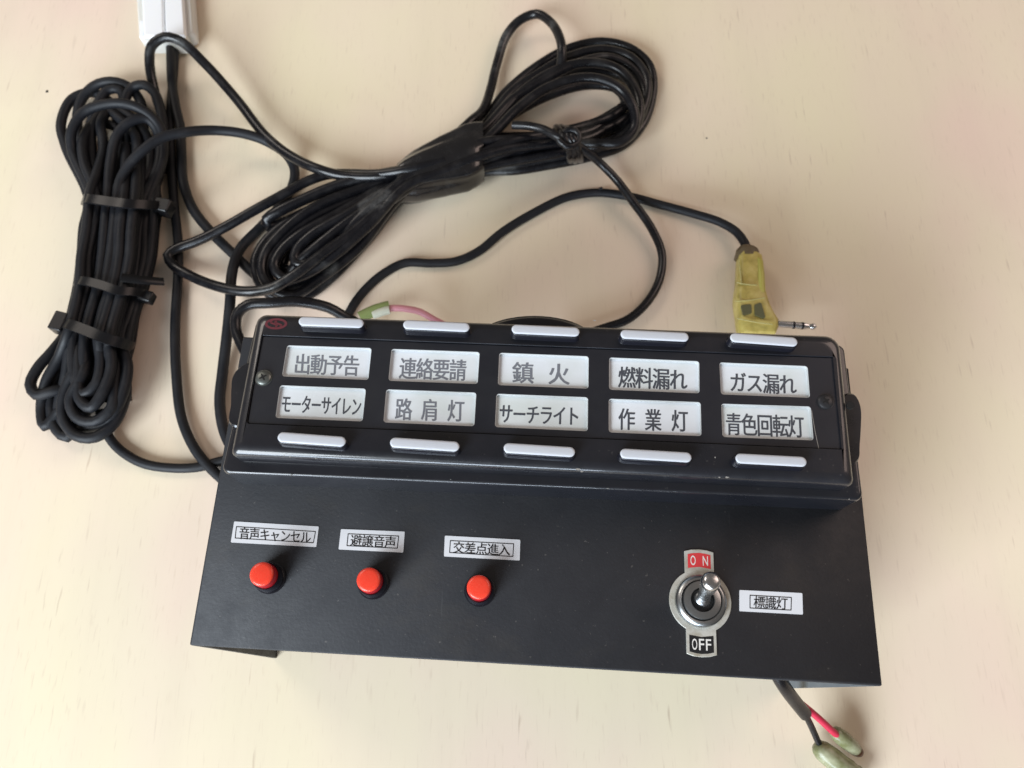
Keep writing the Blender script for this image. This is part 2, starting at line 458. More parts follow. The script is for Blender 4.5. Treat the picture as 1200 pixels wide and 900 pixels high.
for q, t, e in zip(wq, TXT, ENG):
    V, Fc = loft([rquad(setz(inset(q, -.25), ZW - .3), .85, 5), rquad(setz(inset(q, -.25), ZW), .85, 5)])
    nm = mesh('name_window', V, Fc, CARD, panel); nm['label'] = 'white name window ' + e
    o0 = rquad(setz(inset(q, -.02), 0), .85, 5); o1 = rquad(setz(inset(q, .16), 0), .75, 5)
    V, Fc = loft([setz(o0, ZW + .01), setz(o0, ZI - .04), setz(o1, ZI - .12), setz(inset_ring, ZW + .01) if False else setz(o1, ZW + .01)], False, False)
    mesh('window_liner', V, Fc, LINER, nm, smooth=40)
    lettering('lettering', t[0], t[1], t[2], t[3], ZW + .03, t[5], nm, bold=.022 if t[4] or len(t[0]) < 6 else .026, cw=t[4])

# film edge and recess edge, the light they catch painted as pale strips
def strip(name, pts, z, wd, m, parent, h=.06):
    P = [at(*p, z) for p in pts]
    V = []
    for i, p in enumerate(P):
        d = (P[min(i + 1, len(P) - 1)] - P[max(i - 1, 0)]).normalized(); s = Vector((-d.y, d.x, 0)) * wd / 2
        V += [p - s, p + s, p + s + Vector((0, 0, h)), p - s + Vector((0, 0, h))]
    Fc = []
    for i in range(len(P) - 1):
        for k in range(4): Fc.append((i * 4 + k, i * 4 + (k + 1) % 4, (i + 1) * 4 + (k + 1) % 4, (i + 1) * 4 + k))
    Fc += [(0, 1, 2, 3), tuple(len(V) - 4 + k for k in range(4))]
    return mesh(name, V, Fc, m, parent)
for pts in ([(303, 499), (370, 502), (432, 505)], [(450, 506.5), (500, 508), (556, 510.5)], [(580, 511.5), (630, 513), (687, 516)], [(714, 517), (760, 519.5), (822, 522.5)], [(840, 523), (900, 526), (959, 528)], [(951, 481), (955, 505), (959.5, 526)]):
    strip('film_edge_highlight', pts, ZI, .16, EDGE_HL, panel)

# keys
KEYS = [(350,425.7,376,378.5), (472.5,550,380,383.2), (599.7,679,385.3,388.6), (727.5,807,391.3,394.6), (856,934.6,395.3,400.3),
        (325,405,512,517.2), (456.7,538.3,518.3,523), (590,674,524.8,529.4), (726.7,810.7,531.3,535.7), (862,945.6,537,540.8)]
ZK = ZT + 3.5
for i, (x0, x1, y0, y1) in enumerate(KEYS):
    rp = 5.6 if i < 5 else 6.2
    a = at(x0 + rp, y0, ZK); b = at(x1 - rp, y1, ZK); r = (at(x0, y0 - rp, ZK) - at(x0, y0 + rp, ZK)).length / 2 * .95
    body_r = r + .28
    V, Fc = loft([capsule(a, b, body_r + .15, ZT - .05), capsule(a, b, body_r, ZT + .3), capsule(a, b, body_r, ZK - .75), capsule(a, b, body_r - .22, ZK - .45), capsule(a, b, r - .15, ZK - .42)])
    k = mesh('key_button', V, Fc, BODY, panel, smooth=50)
    V, Fc = loft([capsule(a, b, r - .05, ZK - .5), capsule(a, b, r - .05, ZK - .2), capsule(a, b, r - .25, ZK - .04), capsule(a, b, r - .6, ZK)])
    mesh('key_cap', V, Fc, WHITECAP, k, smooth=50)

# screws on the insert
for (u, v, m) in ((309, 443, SCREW_G), (967, 471, SCREW_B)):
    c = at(u, v, ZI); r = (at(u + 9, v, ZI) - c).length
    V, Fc = lathe(c, [(r * 1.12, ZI - .02), (r * 1.12, ZI + .05), (r, ZI + .08), (r * .97, ZI + .5), (r * .8, ZI + .78), (r * .4, ZI + .92), (.05, ZI + .96)], 28)
    s = mesh('screw', V, Fc, m, panel, smooth=40)
    V = []; Fc = []
    for ang in (.5, .5 + math.pi / 2):
        d = Vector((math.cos(ang), math.sin(ang), 0)); q = Vector((-d.y, d.x, 0)); L = r * .52; wd = r * .13
        o = len(V)
        for z in (ZI + .5, ZI + (.99 if ang < 1 else .985)):
            V += [Vector((c.x, c.y, z)) + d * L * sx + q * wd * sy for sx, sy in ((-1, -.4), (0, -1.3), (1, -.4), (1, .4), (0, 1.3), (-1, .4))]
        Fc += [tuple(o + k for k in range(6)), tuple(o + 6 + k for k in range(6))] + [(o + k, o + (k + 1) % 6, o + 6 + (k + 1) % 6, o + 6 + k) for k in range(6)]
    mesh('cross_slot', V, Fc, DARK, s)

dust(HOUSING, .25)
# maker's emblem: oval ring with a double curve
cz = ZT + .03
ca, cb = at(323.5, 379.5, cz), at(336.6, 380, cz)
ra = (cb - ca).length; rb = (at(323.5, 373, cz) - ca).length
def ell(ka, kb, n=48): return [Vector((ca.x + ra * ka * math.cos(2 * math.pi * i / n), ca.y + rb * kb * math.sin(2 * math.pi * i / n) , cz)) for i in range(n)]
V, Fc = sheet([ell(1, 1), ell(.76, .62)], cz, cz + .03)
lg = mesh('emblem', V, Fc, LOGO, panel)
for s in (-1, 1):
    pth = []
    for i in range(17):
        t = i / 16 * 2 - 1
        pth.append(Vector((ca.x + s * ra * .20 + ra * .30 * math.sin(t * 2.6), ca.y - rb * .48 * t * s * (1 if s > 0 else -1), cz)))
    V = []; wd = .28
    for i, p in enumerate(pth):
        d = (pth[min(i + 1, 16)] - pth[max(i - 1, 0)]).normalized(); q = Vector((-d.y, d.x, 0)) * wd
        V += [p - q + Vector((0, 0, .015)), p + q + Vector((0, 0, .015))]
    mesh('emblem_curve', V, [(2 * i, 2 * i + 1, 2 * i + 3, 2 * i + 2) for i in range(16)], LOGO, lg)

# mounting lugs on both ends
def lug(pts, holeuv, z0, z1):
    P = catmull([at(*p, z1) for p in pts], True, .8)
    V, Fc = loft([setz(P, z0), setz(P, z1 - .5), [Vector((p.x, p.y, z1)) + (sum(P, Vector()) / len(P) - p) * .05 for p in P]])
    o = mesh('mounting_lug', V, Fc, HOUSING, panel, smooth=35)
    if holeuv:
        c = at(*holeuv, z1); V, Fc = lathe(c, [(1.0, z1 - .8), (1.0, z1 + .04)], 20); mesh('lug_hole', V, Fc, DARK, o)
    return o
lug([(990, 462), (1001, 461), (1006, 467), (1009.5, 479), (1009.5, 498), (1008, 522), (1006, 540), (994, 545)], None, HB - 5, HB + 1.5)
c = at(996.5, 474.5, ZT - 1); 
V, Fc = lathe(at(997, 474.5, ZT - .7), [(1.15, ZT - 1.6), (1.15, ZT - .72), (.95, ZT - .70)], 20); mesh('lug_hole', V, Fc, DARK, panel)
lug([(293, 424), (285, 427), (277, 433), (272, 442), (270.5, 456), (270, 475), (268.5, 496), (282, 500)], None, HB - 5, HB + 1.5)

# paint chips and glints of bare metal along the edges
V = []; Fc = []
def chip(u, v, z, ru, rv):
    c = at(u, v, z); s = (at(u + 1, v, z) - c).length; o = len(V); n = 7
    for k in range(n):
        a = 2 * math.pi * k / n; j = random.uniform(.55, 1.2)
        V.append(c + Vector((ru * s * j * math.cos(a), rv * s * j * math.sin(a), .03)))
    Fc.append(tuple(o + k for k in range(n)))
for u, v, z, a, b in ((677, 550, ZT, 3.2, 1.6), (682, 552.5, ZT, 2, 1), (852, 559.5, ZT - .2, 2.6, 1.4), (843, 559.5, ZT - .2, 1.2, .8), (340, 535, ZT, 1.2, .8), (333, 534, ZT, .9, .6), (370, 537.4, ZT, 1.6, .7),
                      (838, 536, ZT, 1, .8), (545, 390, ZT, 1.5, .9), (697, 375.5, ZT + .02, 2.6, 1.0), (342, 556.5, HB, 1.6, .9), (450, 568, HB - .0, 0.1, .1), (712, 572.5, HB, 2.2, .8), (995, 585, HB, 1.2, 1.0), (528, 562, HB, 1.0, .5)):
    chip(u, v, z, a, b)
ch = mesh('paint_chips', V, Fc, CHIP, panel); ch['kind'] = 'stuff'

# round black cap peeping out behind the housing
c = at(626, 406, 92)
V, Fc = loft([circle(c, r, z, 48, .50) for r, z in ((17, 84), (20, 88), (20.5, 91), (19.5, 94), (16, 95.5), (8, 96))])
mesh('rear_cap', V, Fc, BODY, panel, smooth=True)

# stickers
STK = [(((274.4,611),(373.6,617),(370.6,641),(270.4,635.6)), ((276.6,616.6),(370.4,622.4),(367.6,636.6),(275,631)), '音声キャンセル', (280.6,618),(364.4,623),(280,631.6)),
       (((399.5,620),(474.3,623),(472.5,647.5),(396.7,643.8)), ((407.5,625),(467.8,627.7),(466,643),(406,640)), '避譲音声', (411.4,626.5),(464.5,629),(410.3,639.8)),
       (((521.3,627.7),(609.7,632.5),(609,656.8),(520.2,652)), ((527.3,633),(602.5,636.8),(601.5,652.7),(526.3,648)), '交差点進入', (531.3,634.8),(597.8,638),(530.6,648)),
       (((866.5,691.4),(940.2,695),(941,720.2),(866.5,716.2)), ((878.4,697),(928,699.7),(927.5,715.6),(878.4,713)), '標識灯', (883.5,698.5),(923,700.6),(883,712.5))]
for q, fr, t, a, b, c in STK:
    Q = [at(*p, ZP + .12) for p in q]
    V, Fc = loft([rquad(setz(Q, ZP + .01), .25, 2), rquad(setz(Q, ZP + .12), .25, 2)])
    s = mesh('sticker', V, Fc, STICKER, panel); s['label'] = 'white strip sticker reading ' + t
    FQ = [at(*p, ZP + .14) for p in fr]
    V, Fc = sheet([rquad(FQ, .18, 3), rquad(inset(FQ, .26), .1, 3)], ZP + .125, ZP + .15)
    mesh('printed_border', V, Fc, INK_K, s)
    lettering('lettering', t, a, b, c, ZP + .15, INK_K, s, bold=.014)

# red push buttons
for (u, v) in ((306, 672.4), (431.6, 679), (561, 687.8)):
    zc = ZP + 9.4
    c = at(u, v, zc); r = (at(u + 15.6, v, zc) - c).length
    V, Fc = lathe(c, [(r * 1.22, ZP + .01), (r * 1.22, ZP + .8), (r * 1.12, ZP + .9), (r * 1.11, ZP + 4.2), (r * 1.03, ZP + 4.9), (r * .92, ZP + 4.7), (r * .9, ZP + 4.2)], 44)
    pb = mesh('push_button', V, Fc, BODY, panel, smooth=40)
    V, Fc = lathe(c, [(r * .92, ZP + 4.1), (r * .93, ZP + 6.6), (r * .93, ZP + 6.9), (r * .905, zc - .75)], 44)
    mesh('button_skirt', V, Fc, RED_D, pb, smooth=40)
    V, Fc = lathe(c, [(r * .90, zc - 1.0), (r * .90, zc - .6), (r * .86, zc - .3), (r * .78, zc - .08), (r * .6, zc + .02), (r * .02, zc + .05)], 44)
    mesh('button_cap', V, Fc, RED, pb, smooth=True)

# toggle switch with ON / OFF legend plate
zc = ZP + .5
tc = at(820.7, 704.3, zc); pr = (at(857, 704.3, zc) - tc).length
pxm = pr / 36.3
tdir = (at(818.5, 645, zc) - at(822, 766, zc)).normalized(); tsd = Vector((tdir.y, -tdir.x, 0))
def L2(x, y, z): return tc.xy.to_3d() + tsd * (x * pxm) + tdir * (y * pxm) + Vector((0, 0, z))
half = 17.3
pts = []
def arc_pts(a0, a1, n, r=36.3): return [(r * math.cos(math.radians(a0 + (a1 - a0) * i / n)), r * math.sin(math.radians(a0 + (a1 - a0) * i / n))) for i in range(n + 1)]
aa = math.degrees(math.acos(half / 36.3))
pts += arc_pts(-aa, aa, 24)
pts += [(half, 57.5), (half * .55, 59.6), (0, 60.4), (-half * .55, 59.6), (-half, 57.5)]
pts += arc_pts(180 - aa, 180 + aa, 24)
pts += [(-half, -59.5), (-half * .55, -61.8), (0, -62.6), (half * .55, -61.8), (half, -59.5)]
ts = mesh('toggle_switch', *loft([[L2(x, y, ZP + .01) for x, y in pts], [L2(x, y, zc - .1) for x, y in pts], [L2(x * .99, y * .992, zc) for x, y in pts]]), ALI, panel, smooth=30)
def patch(name, pp, m, h=.03): return mesh(name, *loft([[L2(x, y, zc + .003) for x, y in pp], [L2(x, y, zc + h) for x, y in pp]]), m, ts)
patch('red_field', [(-13.6, 37.6), (0, 39.5), (13.6, 37.6), (13.6, 54), (7, 55.4), (0, 56), (-7, 55.4), (-13.6, 54)], LEG_RED)
patch('black_field', [(-14, -38.5), (0, -40.5), (14, -38.5), (14, -57), (7, -58.6), (0, -59.2), (-7, -58.6), (-14, -57)], LEG_BLK)
def legend(ch, cx, cy, wd, hh):
    v, f = glyphs(ch, .005); xs = [p[0] for p in v]; ys = [p[1] for p in v]
    X0, X1, Y0, Y1 = min(xs), max(xs), min(ys), max(ys)
    V = [L2(cx + (x - (X0 + X1) / 2) / (X1 - X0) * wd, cy + (y - (Y0 + Y1) / 2) / (Y1 - Y0) * hh, zc + .05) for x, y in v]
    mesh('letter', V, f, WHT, ts)
legend('O', -7.3, 46.8, 6.2, 11.5); legend('N', 7.3, 46.8, 6.2, 11.5)
for i, chh in enumerate('OFF'): legend(chh, -8 + 8 * i, -48.8, 6.0, 12.5)
rn = 30.2 * pxm
V, Fc = lathe(tc, [(rn, zc + .005), (rn, zc + .9), (rn * .97, zc + 1.5), (rn * .91, zc + 2.0), (rn * .84, zc + 2.2), (rn * .78, zc + 2.1), (rn * .775, zc + 1.3)], 56)
mesh('dress_nut', V, Fc, NICKEL, ts, smooth=30)
V, Fc = lathe(tc, [(rn * .765, zc + 1.25), (rn * .75, zc + 1.9), (rn * .735, zc + 2.0), (rn * .735, zc + 1.5)], 56)
mesh('gap_ring', V, Fc, DARK, ts)
V, Fc = loft([circle(tc, rn * k, z, 48) for k, z in ((.73, zc + 1.4), (.73, zc + 2.6), (.71, zc + 2.9), (.50, zc + 3.3), (.46, zc + 3.3), (.44, zc + 3.0), (.43, zc + .8))])
mesh('bushing', V, Fc, NICKEL, ts, smooth=35)
V, Fc = lathe(tc, [(rn * .425, zc + .9), (rn * .425, zc + 2.3), (rn * .40, zc + 2.3)], 32); mesh('bushing_mouth', V, Fc, DARK, ts)
tip = at(834, 679, ZP + 21.5); b0 = Vector((tc.x, tc.y, ZP + 2.0)); ax = (tip - b0)
Ln = ax.length; ax.normalize()
prof = [(0, 1.9), (.08, 2.3), (.16, 2.35), (.22, 1.75), (.30, 1.62), (.42, 1.8), (.60, 2.15), (.78, 2.5), (.88, 2.65), (.94, 2.55), (.975, 2.2), (.993, 1.4), (1.0, .1)]
q1 = ax.orthogonal().normalized(); q2 = ax.cross(q1)
rings = [[b0 + ax * (Ln * t) + q1 * (r * math.cos(2 * math.pi * k / 32)) + q2 * (r * math.sin(2 * math.pi * k / 32)) for k in range(32)] for t, r in prof]
mesh('lever', *loft(rings), CHROME, ts, smooth=50)

# ------------------------------------------------------------------ left cable bundle
lb = thing('cable_bundle', 'coiled matte black cable bundle at the left, held by three nylon ties', 'cable bundle', at(130, 320, 0), 'coiled cable bundles')
RC = 2.3
def MS(s, y):
    """strand x across the bundle at photo row y"""
    tab = [(232, 101, 186), (300, 92, 181), (335, 90, 172), (395, 76, 153)]
    for (ya, la, ra_), (yb, lb_, rb_) in zip(tab, tab[1:]):
        if y <= yb:
            t = (y - ya) / (yb - ya); return (la + (lb_ - la) * t) + s * ((ra_ + (rb_ - ra_) * t) - (la + (lb_ - la) * t))
    return 76 + s * 77
def ml(s, z): 
    j = lambda: random.uniform(-1.5, 1.5)
    return [(MS(s, 232) , 232 + 6 * s, z), (MS(s, 268) + j(), 268, z + random.uniform(-.6, .6)), (MS(s, 300) + j(), 300, z), (MS(s, 335), 335, z), (MS(s, 368) + j(), 368, z), (MS(s, 390), 388 + 12 * s, z)]
def lloop(top, bottom, sl, sr, zl, zr):
    """top: left to right, bottom: right to left"""
    pts = ml(sl, zl)[::-1] + top + ml(sr, zr) + bottom
    return cable('cable_loop', pts, RC, RUBBER, lb, closed=True)
lloop([(77, 172, 4), (71, 145, 5), (84, 116, 5), (106, 108, 4), (128, 118, 4), (140, 160, 4)], [(102, 440, 4), (88, 452, 5), (62, 458, 9), (42, 463, 8), (35, 451, 8), (44, 432, 8), (62, 412, 7)], .03, .50, 5, 4)
lloop([(92, 160, 4), (94, 122, 6), (110, 101, 8), (130, 95, 9), (150, 101, 8), (164, 118, 6), (170, 165, 5)], [(146, 430, 6), (148, 462, 8), (134, 496, 9), (111, 513, 10), (88, 511, 10), (73, 488, 10), (76, 458, 12), (92, 425, 14)], .20, .97, 4, 6)
lloop([(104, 170, 4), (112, 128, 8), (126, 106, 9), (140, 106, 9), (146, 125, 7), (150, 170, 6)], [(118, 440, 5), (104, 478, 5), (92, 494, 5), (79, 512, 4), (66, 503, 4), (60, 480, 4), (62, 455, 4), (72, 425, 7)], .12, .70, 9, 8)
lloop([(148, 150, 6), (146, 118, 9), (154, 103, 10), (169, 99, 11), (181, 108, 10), (190, 132, 8), (192, 175, 6)], [(136, 440, 12), (130, 478, 13), (110, 494, 12), (90, 490, 12), (82, 470, 13), (98, 438, 15)], .38, .90, 10, 8)
lloop([(84, 175, 14), (83, 155, 17), (96, 133, 19), (116, 124, 20), (146, 122, 20), (170, 131, 18), (187, 148, 14), (191, 180, 10)], [(150, 430, 12), (142, 466, 12), (126, 492, 10), (108, 500, 8), (82, 502, 5), (70, 480, 5), (78, 440, 9)], .08, .85, 14, 12)
lloop([(129, 190, 15), (137, 159, 17), (154, 142, 18), (174, 139, 16), (186, 155, 12), (186, 190, 10)], [(141, 425, 9), (124, 450, 9), (104, 478, 9), (94, 474, 9), (94, 447, 13), (98, 422, 15)], .30, .78, 16, 13)
lloop([(108, 180, 11), (110, 146, 11), (124, 130, 10), (140, 140, 10), (158, 160, 12), (162, 195, 12)], [(130, 430, 16), (122, 456, 16), (107, 478, 15), (94, 468, 14), (93, 436, 15)], .20, .66, 13, 17)
lloop([(121, 175, 12), (118, 143, 12), (130, 128, 9), (150, 135, 9), (172, 160, 10), (174, 200, 10)], [(112, 430, 10), (92, 458, 9), (66, 486, 5), (52, 500, 4), (48, 480, 4), (54, 448, 8), (70, 418, 11)], .05, .58, 17, 14)
lloop([(99, 190, 15), (98, 165, 14), (112, 145, 10), (135, 150, 8), (140, 190, 9)], [(118, 425, 15), (112, 450, 15), (98, 462, 14), (88, 445, 14)], .14, .50, 15, 17)
for s, z, x0 in ((.62, 9, 0), (.25, 7, 0), (.36, 4, 0), (.82, 4, 0), (.72, 15, 0), (.93, 11, 0), (.40, 13, 0), (.10, 10, 0), (.53, 18, 0), (.88, 8, 0), (.67, 18, 0)):
    cable('cable_loop', [(MS(s, 232) - 4 + s * 10, 170, z * .6)] + ml(s, z) + [(MS(s, 395) + (1 - s) * 6, 430, z * .7), (MS(s, 395) + (1 - s) * 10, 470, 3)], RC, RUBBER, lb)
# outgoing ends
cable('cable', ml(.42, 17)[::-1][2:] + [(141, 213, 18), (152, 193, 20), (170, 174, 22), (189, 161, 22), (215, 155, 20), (247, 153, 15), (285, 157, 12), (313, 166, 9), (336, 181, 6), (345, 197, 4), (343, 216, 3), (330, 238, 3), (307, 265, 3), (283, 291, 4), (272, 320, 8), (269, 355, 8), (265, 400, 5), (261, 440, 3), (258, 473, 3), (263, 508, 3), (280, 540, 3)], 2.3, RUBBER, lb)
cable('cable', [(118, 480, 5), (126, 507, 3), (140, 526, 2), (167, 543, 2), (200, 549, 2), (233, 548, 2), (262, 540, 2), (300, 535, 2)], 2.0, RUBBER, lb)

def tie(pts, head, tailpts=None, h=2.2, parent=None, headsz=(3.4, 2.6, 2.4)):
    """nylon tie: a flat band over the bundle following (u, v, z), going down to the table at both ends"""
    P = catmull([at(*p) for p in pts], False, 1.5)
    n = len(P); V = []; Fc = []
    for i, p in enumerate(P):
        t = (P[min(i + 1, n - 1)] - P[max(i - 1, 0)]).normalized()
        flatd = Vector((P[-1].x - P[0].x, P[-1].y - P[0].y, 0)).normalized()
        wdir = Vector((-flatd.y, flatd.x, 0)) * h
        nn = t.cross(wdir).normalized() * .55
        V += [p - wdir - nn, p + wdir - nn, p + wdir + nn, p - wdir + nn]
    for i in range(n - 1):
        for k in range(4): Fc.append((i * 4 + k, i * 4 + (k + 1) % 4, (i + 1) * 4 + (k + 1) % 4, (i + 1) * 4 + k))
    Fc += [(0, 1, 2, 3), tuple(4 * n - 4 + k for k in range(4))]
    o = mesh('cable_tie', V, Fc, NYLON, parent, smooth=40)
    c = at(*head[:3]); a = math.radians(head[3]); dx = Vector((math.cos(a), math.sin(a), 0)); dy = Vector((-dx.y, dx.x, 0))
    sx, sy, sz = headsz
    q = [c - dx * sx - dy * sy, c + dx * sx - dy * sy, c + dx * sx + dy * sy, c - dx * sx + dy * sy]
    V, Fc = loft([rquad(setz(q, c.z - sz), .6, 3), rquad(setz(q, c.z + sz - .4), .6, 3), rquad(setz(inset(q, .4), c.z + sz), .5, 3)])
    mesh('tie_head', V, Fc, NYLON, o, smooth=40)
    if tailpts:
        V, Fc = tube_geo(catmull([at(*p) for p in tailpts]), 2.0, flat=.35, seg=8); mesh('tie_tail', V, Fc, NYLON, o, smooth=40)
    return o
tie([(98, 236, 2), (98, 233, 10), (104, 233, 20), (125, 236, 22), (150, 239, 23), (172, 240, 19), (190, 241, 12), (194, 243, 3)], (192, 243, 12, -15), [(186, 240, 13), (198, 240, 12), (203, 238, 10)], parent=lb, headsz=(3.6, 3.2, 3))
tie([(89, 336, 2), (89, 331, 11), (96, 329, 20), (118, 334, 22), (140, 341, 22), (160, 342, 18), (174, 346, 11), (176, 348, 3)], (172, 348, 13, -15), [(142, 325, 21.5), (165, 328, 19), (192, 330, 14)], parent=lb, h=1.9, headsz=(3.0, 2.4, 2))
tie([(74, 384, 2), (73, 380, 11), (80, 380, 20), (100, 387, 22), (122, 396, 22), (142, 402, 18), (154, 406, 11), (155, 408, 3)], (72, 379, 15, -15), None, parent=lb, headsz=(3.0, 4.2, 3.2))

# ------------------------------------------------------------------ right cable bundle
rbn = thing('cable_bundle', 'coiled glossy black cable bundle behind the switch box, bound with black tape', 'cable bundle', at(520, 190, 0), 'coiled cable bundles')
def slot(q, z, x=None):
    return [(475, 195 + 35 * q, z), (520, 168 + 50 * q, z), (562, 143 + 62 * q, z)]
def rloop(right, left, qu, ql, zu, zl, r=2.3):
    pts = slot(qu, zu) + right + slot(ql, zl)[::-1] + left
    return cable('cable_loop', pts, r, PVC, rbn, closed=True, wob=.3)
rloop([(592, 108, 4), (630, 78, 4), (670, 56, 4), (705, 49, 5), (738, 56, 6), (760, 74, 6), (766, 94, 5), (763, 120, 4), (752, 147, 4), (730, 170, 4), (692, 183, 4), (655, 191, 4), (605, 200, 4)],
      [(430, 283, 4), (392, 322, 4), (360, 345, 4), (335, 350, 4), (315, 344, 4), (302, 327, 5), (300, 306, 6), (314, 281, 7), (345, 255, 8), (385, 236, 8), (430, 214, 6)], .04, .96, 4, 4)
rloop([(600, 108, 8), (632, 86, 9), (668, 66, 10), (708, 58, 10), (738, 67, 9), (757, 92, 8), (757, 120, 7), (742, 148, 7), (706, 172, 6), (655, 184, 6), (605, 194, 6)],
      [(422, 280, 7), (385, 315, 7), (355, 336, 8), (330, 338, 9), (314, 326, 10), (315, 303, 11), (332, 279, 12), (368, 254, 12), (425, 228, 10)], .16, .85, 8, 7)
rloop([(610, 108, 13), (655, 81, 14), (692, 74, 15), (724, 82, 14), (745, 107, 12), (750, 134, 11), (740, 158, 10), (712, 170, 9), (655, 174, 8), (605, 186, 8)],
      [(415, 282, 11), (380, 308, 11), (350, 327, 11), (330, 325, 12), (322, 312, 13), (332, 292, 14), (355, 272, 15), (400, 247, 14)], .30, .74, 12, 9)
rloop([(606, 127, 18), (642, 103, 19), (680, 92, 20), (706, 94, 20), (728, 106, 18), (742, 128, 16), (743, 150, 13), (728, 166, 12), (700, 168, 11), (655, 168, 10), (605, 178, 12)],
      [(420, 268, 16), (385, 290, 15), (358, 309, 13), (345, 308, 13), (347, 294, 14), (365, 276, 16), (410, 250, 17)], .44, .62, 17, 13)
rloop([(600, 134, 12), (645, 112, 10), (690, 100, 8), (722, 104, 7), (732, 120, 6), (715, 134, 6), (690, 147, 7), (655, 158, 9), (610, 167, 12)],
      [(440, 250, 12), (405, 272, 8), (378, 292, 6), (362, 300, 5), (356, 292, 6), (372, 273, 9), (420, 243, 13)], .36, .52, 13, 15)
rloop([(605, 117, 8), (650, 95, 6), (695, 84, 5), (735, 92, 4), (748, 115, 4), (738, 138, 4), (705, 155, 5), (655, 167, 6), (605, 178, 8)],
      [(430, 262, 14), (400, 284, 14), (372, 300, 13), (345, 316, 10), (330, 315, 8), (337, 297, 8), (362, 273, 9), (420, 240, 9)], .25, .68, 5, 14)
rloop([(600, 116, 13), (640, 93, 14), (680, 74, 14), (715, 68, 12), (742, 82, 9), (756, 108, 7), (750, 140, 6), (720, 163, 5), (660, 178, 10), (605, 188, 11)],
      [(418, 292, 9), (375, 328, 8), (345, 346, 9), (322, 340, 11), (307, 320, 12), (309, 298, 13), (325, 277, 14), (365, 246, 15), (425, 220, 13)], .20, .88, 13, 12)
for q, z, e in ((.60, 18, 0), (.75, 14, 1)):
    cable('cable_loop', [(372 + q * 40, 262 + q * 40, z * .7), (420, 232 + q * 40, z)] + slot(q, z) + [(600, 122 + 72 * q, z), (640, 115 + 72 * q, z * .8), (680, 106 + 72 * q, z * .6), (715, 90 + 78 * q, z * .5), (738, 60 + 100 * q, 4)], 2.3, PVC, rbn)
for q, z, pp in ((.40, 19, [(338, 322, 9), (348, 308, 12), (366, 292, 15), (400, 266, 17), (440, 238, 18)]), (.55, 14, [(352, 322, 9), (372, 306, 12), (400, 284, 14), (440, 250, 15)]), (.3, 8, [(336, 300, 7), (352, 284, 10), (380, 262, 12), (430, 230, 12)]), (.66, 19, [(330, 332, 13), (358, 322, 14), (392, 300, 16), (430, 266, 17)])):
    cable('cable_loop', pp + slot(q, z) + [(600, 150 + 35 * q, z - 2), (645, 152 + 24 * q, z - 5), (690, 142 + 30 * q, max(z - 9, 3)), (728, 118 + 30 * q, 3)], 2.3, PVC, rbn)
# stray loop above the tape
cable('cable_loop', [(520, 172, 16), (550, 143, 14), (566, 129, 10), (575, 106, 6), (582, 75, 5), (593, 42, 6), (610, 23, 8), (629, 16, 10), (645, 25, 13), (655, 42, 16), (658, 60, 17), (655, 82, 13), (640, 104, 8)], 2.3, PVC, rbn)
# folded end on the left
cable('cable_loop', [(475, 200, 14), (430, 208, 14), (390, 219, 13), (355, 234, 12), (326, 248, 11), (313, 257, 9), (314, 265, 6), (330, 262, 4), (360, 250, 4), (400, 236, 5)], 2.6, PVC, rbn)
cable('cable', [(520, 188, 20), (475, 199, 20), (440, 204, 16), (410, 204, 13), (385, 205, 12), (362, 212, 12), (335, 226, 12), (300, 245, 12), (262, 267, 10), (230, 283, 8), (206, 292, 7), (196, 300, 7), (202, 311, 6), (222, 323, 7), (255, 335, 12), (287, 341, 15), (317, 338, 17), (342, 324, 19), (370, 304, 19), (410, 275, 18), (450, 240, 18), (500, 205, 16)], 2.3, PVC, rbn)
cable('cable', [(190, 200, 2), (197, 165, 3), (192, 140, 4), (182, 110, 6), (175, 77, 12), (177, 54, 17), (193, 43, 19), (212, 48, 18), (240, 74, 14), (277, 117, 10), (310, 157, 10), (343, 184, 12), (373, 199, 14), (400, 206, 14), (440, 207, 16), (480, 200, 17), (520, 182, 18)], 2.35, PVC, rbn)
cable('cable', [(600, 146, 22), (618, 147, 23), (636, 151, 24), (655, 161, 25), (672, 168, 23), (690, 180, 18), (706, 194, 12), (723, 212, 9), (741, 236, 7), (763, 266, 5), (776, 296, 4), (774, 325, 3), (760, 352, 3), (736, 374, 3), (705, 385, 3), (660, 400, 3)], 1.95, PVC, rbn)
# knot of thin wire round the bundle
for k in range(3):
    o = k * 5.5
    V = [(652 + o, 150, 8), (654 + o, 152, 20), (660 + o, 160, 27), (666 + o, 170, 25), (668 + o, 182, 18), (669 + o, 188, 6)]
    cable('wire_knot', V, 1.7, PVC, rbn)
cable('cable', [(660, 155, 27), (668, 151, 28), (678, 157, 27), (676, 168, 26), (664, 172, 27), (655, 164, 28)], 1.5, PVC, rbn)
# tape wrap
secs = []
for t in range(11):
    s = t / 10; u = 459 + s * 99; top = 198 - s * 53 ; bot = 236 - s * 23
    if 2 <= t <= 8: top -= 1; bot += 1
    a = at(u + (8 if t > 0 else 8), top - 1, 11); b = at(u + 10, bot, 11)
    c = (a + b) / 2; ay = (b - a) / 2
    rr = []
    hz = 10.5 + random.uniform(-.4, .4)
    for k in range(64):
        an = 2 * math.pi * k / 64
        sx = math.copysign(abs(math.cos(an)) ** .75, math.cos(an)); sz = math.copysign(abs(math.sin(an)) ** .75, math.sin(an))
        jit = (.84 if t in (0, 10) else .95 if t in (1, 9) else 1.0) * (1 + .045 * math.cos(an * 7 + t * .25) + random.uniform(-.008, .008))
        rr.append(c + ay * (sx * jit) + Vector((0, 0, max(sz * hz * jit, -10.6) + 0.5)))
    secs.append(rr)
mesh('tape_wrap', *loft(secs), TAPE, rbn, smooth=70)
